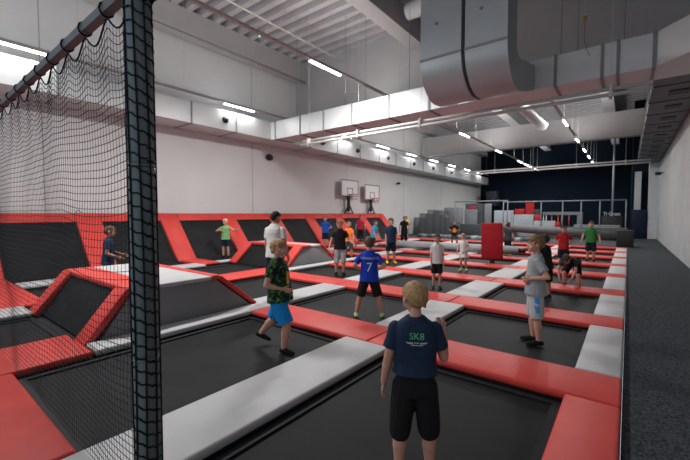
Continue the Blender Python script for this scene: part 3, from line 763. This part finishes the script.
    for q in range(NP):
        zc = 1 - 2 * (q + .5) / NP; az_ = q * 2.39996
        rad_ = math.sqrt(max(0, 1 - zc * zc)); dx, dy = rad_ * math.cos(az_), rad_ * math.sin(az_)
        lim = .38 if dy > .35 else (.02 if dy > -.12 else -.62)
        if abs(dx) > .75 and dy > -.25: lim = max(lim, .02)
        if style == 'buzz': lim += .03
        if zc < lim: continue
        p = (dx * .338, -.03 + dy * .425, .60 + zc * .40)
        ln = .16 if style != 'buzz' else .05
        th = .046 if style != 'buzz' else .05
        sw_ = V((.35 + rr_.uniform(-.3, .3), dy * .4 + (.45 if zc > .5 else 0) + rr_.uniform(-.25, .25), -.75 + .6 * max(0, zc) + rr_.uniform(-.15, .15)))
        nv = V((dx, dy, zc)); sw_ = (sw_ - nv * sw_.dot(nv) * .85).normalized()
        e_ = V(p) + sw_ * ln + nv * .03
        bulge = .018 if zc > .2 else 0
        Hm.cap(Hd(*(V(p) + nv * bulge)), Hd(*(e_ + nv * bulge)), th * hh * rr_.uniform(.9, 1.25), th * hh * .55, 8)
    Hm.ell(Hd(0, -.065, .665), (.342 * hh, .40 * hh, .355 * hh), Rh, 18, 12)
    Hm.ell(Hd(0, -.19, .46), (.285 * hh, .26 * hh, .26 * hh), Rh, 16, 10)
    if style == 'pony':
        Hm.cap(Hd(0, -.42, .62), Hd(.05, -.60, .2), .10 * hh, .12 * hh); Hm.cap(Hd(.05, -.60, .2), Hd(.03, -.56, -.3), .12 * hh, .04 * hh)
    if style == 'long':
        for s_ in (1, -1, .5, -.5): Hm.cap(Hd(.25 * s_, -.30, .5), Hd(.22 * s_, -.34, -.1), .14 * hh, .08 * hh)
    hm = mat('hair_%.2f_%.2f' % (hcol[0], hcol[1]), hcol, .6, .35, .35, 55, .4, 120, stretch=(1, 1, .35))
    fin(Hm, 'hair', hm, min(vox, .0048), 5)
    # clothes
    shirt_o = None
    if shirt:
        C_ = MB(); lo = loose
        rings = []
        zb = hem - (.485 if not adult else .50)
        for (z, rx, ry, yy) in ((zb, .121 * lo, .094 * lo, 0), (zb * .45 + .045, .115 * lo, .089 * lo, 0), (.115 + zb * .1, .107 * lo, .080 * lo, .003), (.19, .107, .077, .004), (.25, .111, .076, 0), (.292, .106, .068, -.002), (.318, .082, .054, -.004), (.338, .055, .045, -.005), (.349, .044, .041, -.005)):
            rings.append((T(0, yy, z), ax * rx * h * S, ay * ry * h * S))
        if zb < -.01:
            pass
        C_.loft(rings)
        for i in (0, 1):
            if sleeve_t > 0:
                in_ = T(sh / h * (.62 if i == 0 else -.62), 0, zsh - .04)
                C_.cap(in_, shl[i].lerp(elb[i], .12), .036 * h * S, .036 * h * S); C_.cap(shl[i].lerp(elb[i], .02), shl[i].lerp(elb[i], sleeve_t), .036 * h * S, .041 * h * S * max(1, lo * .98), flat_b=True)
            else:
                C_.cap(shl[i] * .9 + T(0, 0, zsh) * .1, shl[i], .036 * h * S, .034 * h * S)
        shirt_o = fin(C_, 'shirt', shirt, min(vox, .008), 3, .0045 * h, 8 / h * 1.4)
    if shorts:
        C_ = MB()
        C_.loft([(V((0, 0, z * h)), V((rx * h * S, 0, 0)), V((0, ry * h * S, 0))) for (z, rx, ry) in ((-.055, .090, .070), (-.02, .101, .076), (.03, .098, .072), (.09, .092, .067))])
        for i in (0, 1):
            if leg_t <= 1.0: e1 = hips[i].lerp(knees[i], leg_t)
            if skirt:
                pass
            if leg_t <= 1.0:
                C_.cap(hips[i], e1, .066 * h * S, .064 * h * S, flat_b=True)
            else:
                C_.cap(hips[i], knees[i], .065 * h * S, .058 * h * S); C_.cap(knees[i], knees[i].lerp(ankles[i], leg_t - 1), .058 * h * S, (.057 if leg_t < 1.6 else .036) * h * S, flat_b=True)
        if skirt:
            C_.loft([(V((0, 0, z * h)), V((rx * h, 0, 0)), V((0, ry * h, 0))) for (z, rx, ry) in ((-.13, .135, .115), (-.03, .110, .090), (.06, .09, .068))])
        fin(C_, 'skirt' if skirt else ('trousers' if leg_t > 1.6 else 'shorts'), shorts, min(vox, .008), 3, .004 * h, 9 / h * 1.4)
    if shoe:
        for sm_ in shoes_: fin(sm_, 'sock' if shoe[2] else 'shoe', shoe[0], min(vox, .008), 2)
    root['_d'] = 0; del root['_d']
    if prints and shirt_o: 
        info = dict(T=lambda x, y, z: T(x, y, z) + SH, ax=ax, ay=ay, az=az, h=h, shirt=shirt_o, root=root)
        prints(info)
    return root

def project_print(me, target, origin, ux, uy, nd_, m, name, off=.003, parent=None, cuts=2):
    """lay a flat 2-D mesh onto the cloth from outside"""
    bm = bmesh.new(); bm.from_mesh(me); bmesh.ops.triangulate(bm, faces=bm.faces[:])
    for _ in range(cuts):
        bmesh.ops.subdivide_edges(bm, edges=[e for e in bm.edges if e.calc_length() > .02], cuts=1, use_grid_fill=True); bmesh.ops.triangulate(bm, faces=bm.faces[:])
    tm = target.data
    bvh = BVHTree.FromPolygons([v.co for v in tm.vertices], [tuple(p.vertices) for p in tm.polygons])
    for v in bm.verts:
        p = origin + ux * v.co.x + uy * v.co.y - nd_ * .3
        hit = bvh.ray_cast(p, nd_, 1.0)
        v.co = (hit[0] - nd_ * off) if hit[0] is not None else origin + ux * v.co.x + uy * v.co.y
    me2 = D.meshes.new(name); bm.to_mesh(me2); bm.free()
    return link(name, me2, m, parent or target)
def poly_mesh(polys):
    me = D.meshes.new('p'); vs = []; fs = []
    for pl in polys:
        o = len(vs); vs += [(x, y, 0) for x, y in pl]; fs.append(tuple(range(o, o + len(pl))))
    me.from_pydata(vs, [], fs); return me

DOWN = (0, 0, -1)
def hang(o=.18, f=.05): return ((o, f, -1), (o * .4, f + .25, -1)), ((-o, f, -1), (-o * .4, f + .25, -1))
STAND = (((.05, 0, -1), (.02, -.06, -1)), ((-.05, 0, -1), (-.02, -.06, -1)))
WIDE = (((.3, .02, -1), (.2, -.05, -1)), ((-.3, .02, -1), (-.2, -.05, -1)))
HIPS = (((.62, -.3, -.85), (-.72, .28, -.35)), ((-.62, -.3, -.85), (.72, .28, -.35)))
HIPH = ({'palm': (-1, 0, 0), 'dir': (-.35, .75, -.5), 'thumb': (0, -.6, 1), 'curl': .3}, {'palm': (1, 0, 0), 'dir': (.35, .75, -.5), 'thumb': (0, -.6, 1), 'curl': .3})

BLACKC = cloth('cloth_black', (.012, .012, .014)); NAVYC = cloth('cloth_navy', (.016, .030, .062)); SOCKB = cloth('sock_black', (.01, .01, .011))
DKNAVY = cloth('cloth_dark_navy', (.012, .018, .035)); WHITEC = cloth('cloth_white', (.62, .61, .58)); BLUEC = cloth('cloth_royal', (.012, .05, .42))
GREYC = cloth('cloth_grey', (.30, .315, .32)); GREYS = cloth('cloth_light_grey', (.42, .42, .42)); CYANS = cloth('cloth_bright_blue', (.012, .22, .55))
REDC = cloth('cloth_red', (.35, .015, .02)); GREENC = cloth('cloth_green', (.03, .16, .035)); LIME = cloth('cloth_lime_sock', (.55, .72, .30))
LBLUE = cloth('cloth_sky', (.05, .34, .58)); ORANGE = cloth('cloth_orange', (.85, .17, .03)); PINKR = cloth('cloth_raspberry', (.50, .03, .07))
YELLOWC = cloth('cloth_yellow', (.65, .50, .12)); YSOCK = cloth('sock_yellow', (.75, .55, .03)); GREENL = cloth('cloth_pale_green', (.20, .40, .17), var=.35, vs=25); DGREY = cloth('cloth_charcoal', (.05, .055, .06))

# 1. boy in navy, back to the camera, right hand raised
def print_front(i):
    o = i['T'](0, 0, .262); nd_ = i['ay']; ux = i['ax']; uy = i['az']
    g = mat('print_green', (.12, .55, .22), .7)
    me = text_mesh('SK8', .058)
    project_print(me, i['shirt'], o, ux, uy, nd_, g, 'chest_print')
    pl = [[(-.07, -.034), (-.02, -.038), (-.02, -.046), (-.055, -.045)], [(.07, -.034), (.02, -.038), (.02, -.046), (.055, -.045)], [(-.015, -.036), (.015, -.036), (.015, -.041), (-.015, -.041)], [(-.04, -.051), (.04, -.051), (.035, -.056), (-.035, -.056)]]
    project_print(poly_mesh(pl), i['shirt'], o, ux, uy, nd_, mat('print_pale', (.45, .55, .5), .7), 'chest_print_lines')
person((-1.065, 2.10, .014), 6, 1.275, 'boy in navy t-shirt and black shorts seen from behind in the foreground, right hand raised',
       (((.30, .12, -1), (.10, .62, .82)), ((-.22, .0, -1), (-.16, .16, -1))), (((.09, .03, -1), (.03, -.05, -1)), ((-.09, -.02, -1), (-.03, -.05, -1))),
       hair=('short', (.36, .215, .095)), shirt=NAVYC, shorts=BLACKC, shoe=(SOCKB, .05, True), slim=1.0, head=(20, 6), vox=.0062, sleeve_t=.66, leg_t=1.02, prints=print_front, hem=.545,
       hands=({'palm': (-.5, .5, 0), 'curl': .75, 'thumb': (-1, -.3, .3)}, {'curl': .3}))
# 2. boy in camouflage
def print_camo(i):
    project_print(poly_mesh([[(-.055, -.07), (.02, -.07), (.03, .07), (-.03, .09)]]), i['shirt'], i['T'](0, 0, .17), -i['ax'], i['az'], -i['ay'], mat('print_yellow', (.55, .36, .03), .7), 'chest_print')
person((-3.45, 3.08, .014), -116, 1.42, 'laughing boy in dark green camouflage t-shirt and bright blue shorts stepping on the near trampoline',
       (((.25, -.25, -1), (-.45, .85, -.28)), ((-.2, -.15, -1), (.5, .7, -.5))), (((.06, .42, -1), (.02, -.12, -1)), ((-.10, -.50, -1), (-.06, -.90, -1))),
       hair=('short', (.42, .24, .10)), shirt=camo_material(), shorts=CYANS, shoe=(SOCKB, .0, False), head=(-26, 0), vox=.0055, sleeve_t=.6, leg_t=.94, lean=-4, smile=True, slim=1.08, prints=print_camo, loose=1.06,
       hands=({'palm': (-1, 0, 0), 'curl': .4, 'thumb': (0, .2, 1)}, {'palm': (1, 0, 0), 'curl': .5, 'thumb': (0, .2, 1)}))
# 3. adult in white
person((-5.24, 4.56, .127), -35, 1.66, 'adult in white t-shirt and dark shorts seen from behind, standing behind the camouflage boy', *(hang(.16, .05), STAND),
       hair=('short', (.012, .009, .008)), skincol=(.42, .21, .14), shirt=WHITEC, shorts=DKNAVY, shoe=(SOCKB, 0, True), adult=True, head=(-20, 2), vox=.008, leg_t=.95, hem=.47)
# 4. boy with number seven
def print_seven(i):
    wm = mat('print_white', (.6, .65, .75), .7)
    o = i['T'](0, 0, .255)
    project_print(text_mesh('RONALDO', .060), i['shirt'], o, i['ax'] * 1.0, i['az'], i['ay'], wm, 'name_print')
    me = text_mesh('7', .20)
    project_print(me, i['shirt'], i['T'](0, 0, .145), i['ax'], i['az'], i['ay'], wm, 'number_print')
person((-3.38, 4.98, .014), 0, 1.355, 'boy in royal blue number seven football shirt seen from behind, hands on hips', HIPS,
       WIDE, hair=('short', (.10, .052, .028)), shirt=BLUEC, shorts=BLACKC, shoe=(LIME, .02, True), head=(0, 4), vox=.0065, sleeve_t=.72, leg_t=.9, loose=1.08, hands=HIPH, prints=print_seven)
# 5. boy in grey on the right
def print_grey(i):
    bl = mat('print_blue', (.03, .25, .62), .7)
    project_print(poly_mesh([[(-.06, -.05), (.03, -.06), (.05, .03), (0, .01), (-.03, .05)]]), i['shirt'], i['T'](0, 0, .03), -i['ax'], i['az'], -i['ay'], bl, 'chest_print')
    project_print(poly_mesh([[(-.05, .0), (.05, -.01), (.05, .02), (-.04, .05)]]), i['shirt'], i['T'](0, 0, .13), -i['ax'], i['az'], -i['ay'], mat('print_white2', (.6, .62, .64), .7), 'chest_print_band')
p5 = person((-.945, 5.33, .014), 100, 1.43, 'boy in grey t-shirt and light grey shorts standing in profile at the right', (((.2, .1, -1), (-.75, .35, -.2)), ((-.50, -.50, -1), (.42, .95, -.18))),
       (((.05, .05, -1), (.02, -.05, -1)), ((-.05, -.03, -1), (-.02, -.08, -1))), hair=('short', (.20, .115, .05)), shirt=GREYC, shorts=GREYS, shoe=(SOCKB, .0, False), head=(6, 0), vox=.0065, sleeve_t=.66, leg_t=1.0, prints=print_grey, loose=1.08,
       hands=({'palm': (-1, 0, 0), 'curl': .5, 'thumb': (0, 0, 1)}, {'palm': (1, 0, 0), 'curl': .5, 'thumb': (0, .2, 1)}))
sh5 = [c for c in p5.children if c.name.startswith('shorts')][0]
bl = mat('print_blue', (.03, .25, .62), .7)
project_print(poly_mesh([[(-.02, .10), (.035, .10), (.04, .02), (-.01, .03)], [(-.02, .0), (.04, -.01), (.045, -.09), (.0, -.10)]]), sh5, V((-.06, .02, .55)), V((0, -1, 0)), V((0, 0, 1)), V((1, 0, 0)), bl, 'side_print')
# the others
person((-1.28, 8.3, .014), 60, 1.3, 'child in black t-shirt half hidden behind the boy in grey', (((.2, .1, -1), (.05, .6, -1)), ((-.25, .1, -1), (.1, .5, -.9))), STAND, hair=('short', (.03, .018, .012)), shirt=BLACKC, shorts=BLACKC, shoe=(SOCKB, .03, True), vox=.009, lean=6)
person((-.98, 9.95, .014), 165, 1.36, 'crouching child with head bowed and hands on knees, black and white shirt', (((.25, .45, -1), (-.3, .5, -1)), ((-.25, .45, -1), (.3, .5, -1))), (((.22, .75, -.8), (.05, -.35, -1)), ((-.25, .55, -.85), (-.05, -.35, -1))),
       hair=('short', (.05, .028, .016)), shirt=cloth('cloth_black_white', (.035, .036, .04), var=.9, vs=7), shorts=BLACKC, shoe=(SOCKB, .03, True), lean=80, head=(12, 38), vox=.009)
person((-1.55, 12.95, .014), 178, 1.36, 'child in red t-shirt standing behind the crouching child, hands on hips', HIPS, STAND, hair=('short', (.03, .016, .012)), shirt=REDC, shorts=DKNAVY, shoe=(SOCKB, .0, True), vox=.010, hands=HIPH)
person((-1.05, 16.0, .014), 174, 1.46, 'child in green t-shirt and dark shorts near the grey beam', hang(.5, .1), STAND, hair=('short', (.025, .016, .012)), shirt=GREENC, shorts=DKNAVY, shoe=(SOCKB, .0, True), vox=.010, leg_t=.98, loose=1.1)
person((-3.9, 15.95, .014), -40, 1.36, 'child in dark grey t-shirt partly hidden behind the red padded mat', hang(.35, .2), STAND, hair=('short', (.03, .018, .012)), shirt=DGREY, shorts=BLACKC, shoe=(YSOCK, .0, True), vox=.010)
def print_jump(i):
    project_print(poly_mesh([[(-.10, -.12), (.09, -.13), (.10, .02), (.04, .10), (-.05, .11), (-.11, .03)]]), i['shirt'], i['T'](0, 0, .16), -i['ax'], i['az'], -i['ay'], mat('print_orange', (.75, .28, .03), .7), 'chest_print')
person((-7.05, 18.2, .014), 182, 1.38, 'child in black t-shirt with orange print bouncing in front of the stepped foam wall', HIPS, (((.18, .55, -.9), (.0, -.8, -1)), ((-.18, .55, -.9), (.0, -.8, -1))), hair=('buzz', (.20, .12, .07)), shirt=BLACKC, shorts=DGREY, shoe=(SOCKB, .0, False), vox=.010, hands=HIPH, prints=print_jump, loose=1.08, jump=.12)
person((-3.92, 10.9, .014), 150, 1.15, 'girl in white top and skirt with a blond ponytail near the red padded mat', (((.35, .1, -1), (-.2, .7, -.8)), ((-.45, -.1, -1), (.45, .5, -.6))), (((.05, .25, -1), (.02, -.3, -1)), ((-.10, .15, -1), (-.02, -.35, -1))), hair=('pony', (.42, .27, .13)), shirt=WHITEC, shorts=WHITEC, skirt=True, leg_t=.5, shoe=(LIME, .02, False), vox=.009, sleeve_t=.45, head=(35, 0), lean=6, slim=.86)
person((-3.45, 7.86, .014), -172, 1.26, 'slim boy in white t-shirt and black shorts standing in the middle of the second row', hang(.12, .02), STAND, hair=('short', (.10, .055, .03)), shirt=WHITEC, shorts=BLACKC, shoe=(SOCKB, .02, True), vox=.008, head=(-30, 4), leg_t=.85, sleeve_t=.7, slim=.84)
person((-9.7, 17.7, .014), -165, 1.60, 'person in black t-shirt and black trousers standing far back left', hang(.4, .1), (((.1, .12, -1), (.05, -.05, -1)), ((-.08, -.1, -1), (-.03, -.2, -1))), hair=('short', (.06, .035, .02)), shirt=BLACKC, shorts=BLACKC, leg_t=1.9, shoe=(SOCKB, .0, False), vox=.011, adult=True)
person((-11.2, 20.7, .127), 175, 1.46, 'child in yellow t-shirt and blue shorts partly behind the person in black', HIPS, STAND, hair=('short', (.15, .09, .05)), shirt=YELLOWC, shorts=CYANS, shoe=(SOCKB, .0, True), vox=.011)
person((-6.52, 10.95, .014), -165, 1.57, 'boy in navy t-shirt and yellow socks standing beyond the number seven boy', hang(.14, .05), (((.09, .03, -1), (.06, -.05, -1)), ((-.09, .0, -1), (-.06, -.05, -1))), hair=('short', (.04, .025, .018)), shirt=NAVYC, shorts=DKNAVY, shoe=(YSOCK, .03, True), vox=.009, leg_t=.9, sleeve_t=.75)
person((-8.95, 13.5, .014), -120, 1.47, 'child in sky blue t-shirt leaning forward left of the navy t-shirt boy', (((.2, .35, -1), (.1, .5, -1)), ((-.25, .2, -1), (-.1, .4, -1))), (((.08, .15, -1), (.03, -.2, -1)), ((-.10, -.2, -1), (-.04, -.4, -1))), hair=('short', (.06, .035, .02)), shirt=LBLUE, shorts=BLACKC, shoe=(SOCKB, .0, True), vox=.011, lean=10)
person((-12.3, 17.2, .128), 178, 1.52, 'child in raspberry t-shirt and black leggings standing at the foot of a red slope post', hang(.45, .1), STAND, hair=('short', (.10, .05, .03)), shirt=PINKR, shorts=BLACKC, leg_t=1.7, shoe=(SOCKB, .0, True), vox=.011)
person((-8.55, 11.2, .014), 150, 1.42, 'child in orange t-shirt with bent knee behind the black t-shirt boy', hang(.4, .2), (((.1, .5, -1), (.0, -.6, -1)), ((-.1, .05, -1), (-.04, -.1, -1))), hair=('short', (.25, .13, .06)), shirt=ORANGE, shorts=DGREY, shoe=(SOCKB, .0, True), vox=.011, leg_t=.95)
person((-6.42, 7.98, .014), -176, 1.555, 'boy in black t-shirt and light grey knee-length trousers left of the number seven boy', (((.42, .05, -1), (.25, .4, -.8)), ((-.5, .1, -1), (-.6, .5, -.5))), (((.06, .03, -1), (.02, -.05, -1)), ((-.06, .0, -1), (-.02, -.05, -1))), hair=('short', (.28, .13, .05)), shirt=BLACKC, shorts=GREYS, shoe=(SOCKB, .01, True), vox=.009, leg_t=1.15, head=(-20, 10))
person((-12.0, 13.75, .06), 165, 1.56, 'child in bright blue t-shirt with hands on hips at the wall slope', HIPS, STAND, hair=('short', (.16, .09, .05)), shirt=cloth('cloth_blue2', (.012, .09, .42)), shorts=DKNAVY, shoe=(SOCKB, .0, True), vox=.011, hands=HIPH, sleeve_t=.75)
person((-12.3, 8.2, .06), 165, 1.48, 'blond child in pale green sleeveless top and black shorts on the wall slope', (((.75, .1, -.5), (-.6, .55, .1)), ((-.75, .1, -.45), (-.7, .5, .25))), STAND, hair=('buzz', (.62, .52, .38)), shirt=GREENL, shorts=DKNAVY, shoe=(SOCKB, .01, True), vox=.010, sleeve_t=.3, leg_t=.8)
person((-8.75, 2.95, .014), -100, 1.46, 'boy in navy t-shirt behind the net, beyond the near ramp', (((.15, -.05, -1), (-.1, .9, -.45)), ((-.2, .1, -1), (.1, .9, -.3))), STAND, hair=('short', (.10, .05, .03)), skincol=SKIN_D, shirt=NAVYC, shorts=cloth('cloth_navy_check', (.04, .07, .11), var=.8, vs=30), shoe=(SOCKB, .0, True), vox=.009, lean=4, hem=.43)

# ------------------------------------------------------------------ light
def area(name, loc, rot, sx, sy, power, col=(1, 1, 1)):
    l = D.lights.new(name, 'AREA'); l.shape = 'RECTANGLE'; l.size = sx; l.size_y = sy; l.energy = power; l.color = col
    o = D.objects.new(name, l); COL.objects.link(o); o.location = loc; o.rotation_euler = rot
    return o
NEUT = (1.0, .985, .965)
PW = 1.45
for x, z, ys, pw in ((-13.1, 6.2, (2.3, 9.5, 16.6, 20.9, 25, 29, 33, 37, 41), 32), (-7.82, 6.4, (2.0, 9.0, 21.6, 28.8, 35.6, 40.6), 300), (-2.69, 6.4, (15.4, 22.0, 27.6, 32.2, 36.2, 40.2), 130)):
    for yy in ys: area('lamp_or_fill_light', (x, yy, z), (0, 0, 0), .12, 1.45, pw * PW * (1 if yy < 24 else .45), NEUT)
# added ceiling fill: wide unseen strips standing in for the lamps' upward glow
for x, z, y0, y1, pw in ((-13.1, 6.42, YF, 14, 30), (-8.9, 6.64, YF, 13.5, 210), (-8.2, 6.64, 15.5, 28.6, 240), (-2.69, 6.64, 15.5, 28.6, 170), (-8.2, 6.64, 30.6, 45, 150), (-2.69, 6.64, 30.6, 45, 100), (-13.1, 6.42, 15, 28.6, 50)):
    area('lamp_or_fill_light', (x, (y0 + y1) / 2, z), (PI, 0, 0), 1.2 if x > -13 else .3, y1 - y0, pw * PW, NEUT)
w = D.worlds.new('World'); SC.world = w; w.use_nodes = True
w.node_tree.nodes['Background'].inputs['Color'].default_value = (.80, .90, 1.0, 1); w.node_tree.nodes['Background'].inputs['Strength'].default_value = 1.0

# ------------------------------------------------------------------ camera
f = 362.0
cam = D.cameras.new('Camera'); co = D.objects.new('Camera', cam); COL.objects.link(co); SC.camera = co
cam.sensor_width = 36; cam.lens = f / 690 * 36; cam.clip_start = .05
yaw = math.atan2(628 - 345, f); pitch = math.atan2(230 - 214, f)
co.location = (0, 0, 1.75); co.rotation_euler = (PI / 2 - pitch, 0, yaw)
cam.dof.use_dof = True; cam.dof.focus_distance = 3.4; cam.dof.aperture_fstop = 2.2
SC.view_settings.view_transform = 'Standard'; SC.view_settings.look = 'None'; SC.view_settings.gamma = 1; SC.view_settings.use_curve_mapping = False
SC.view_settings.exposure = 0.0
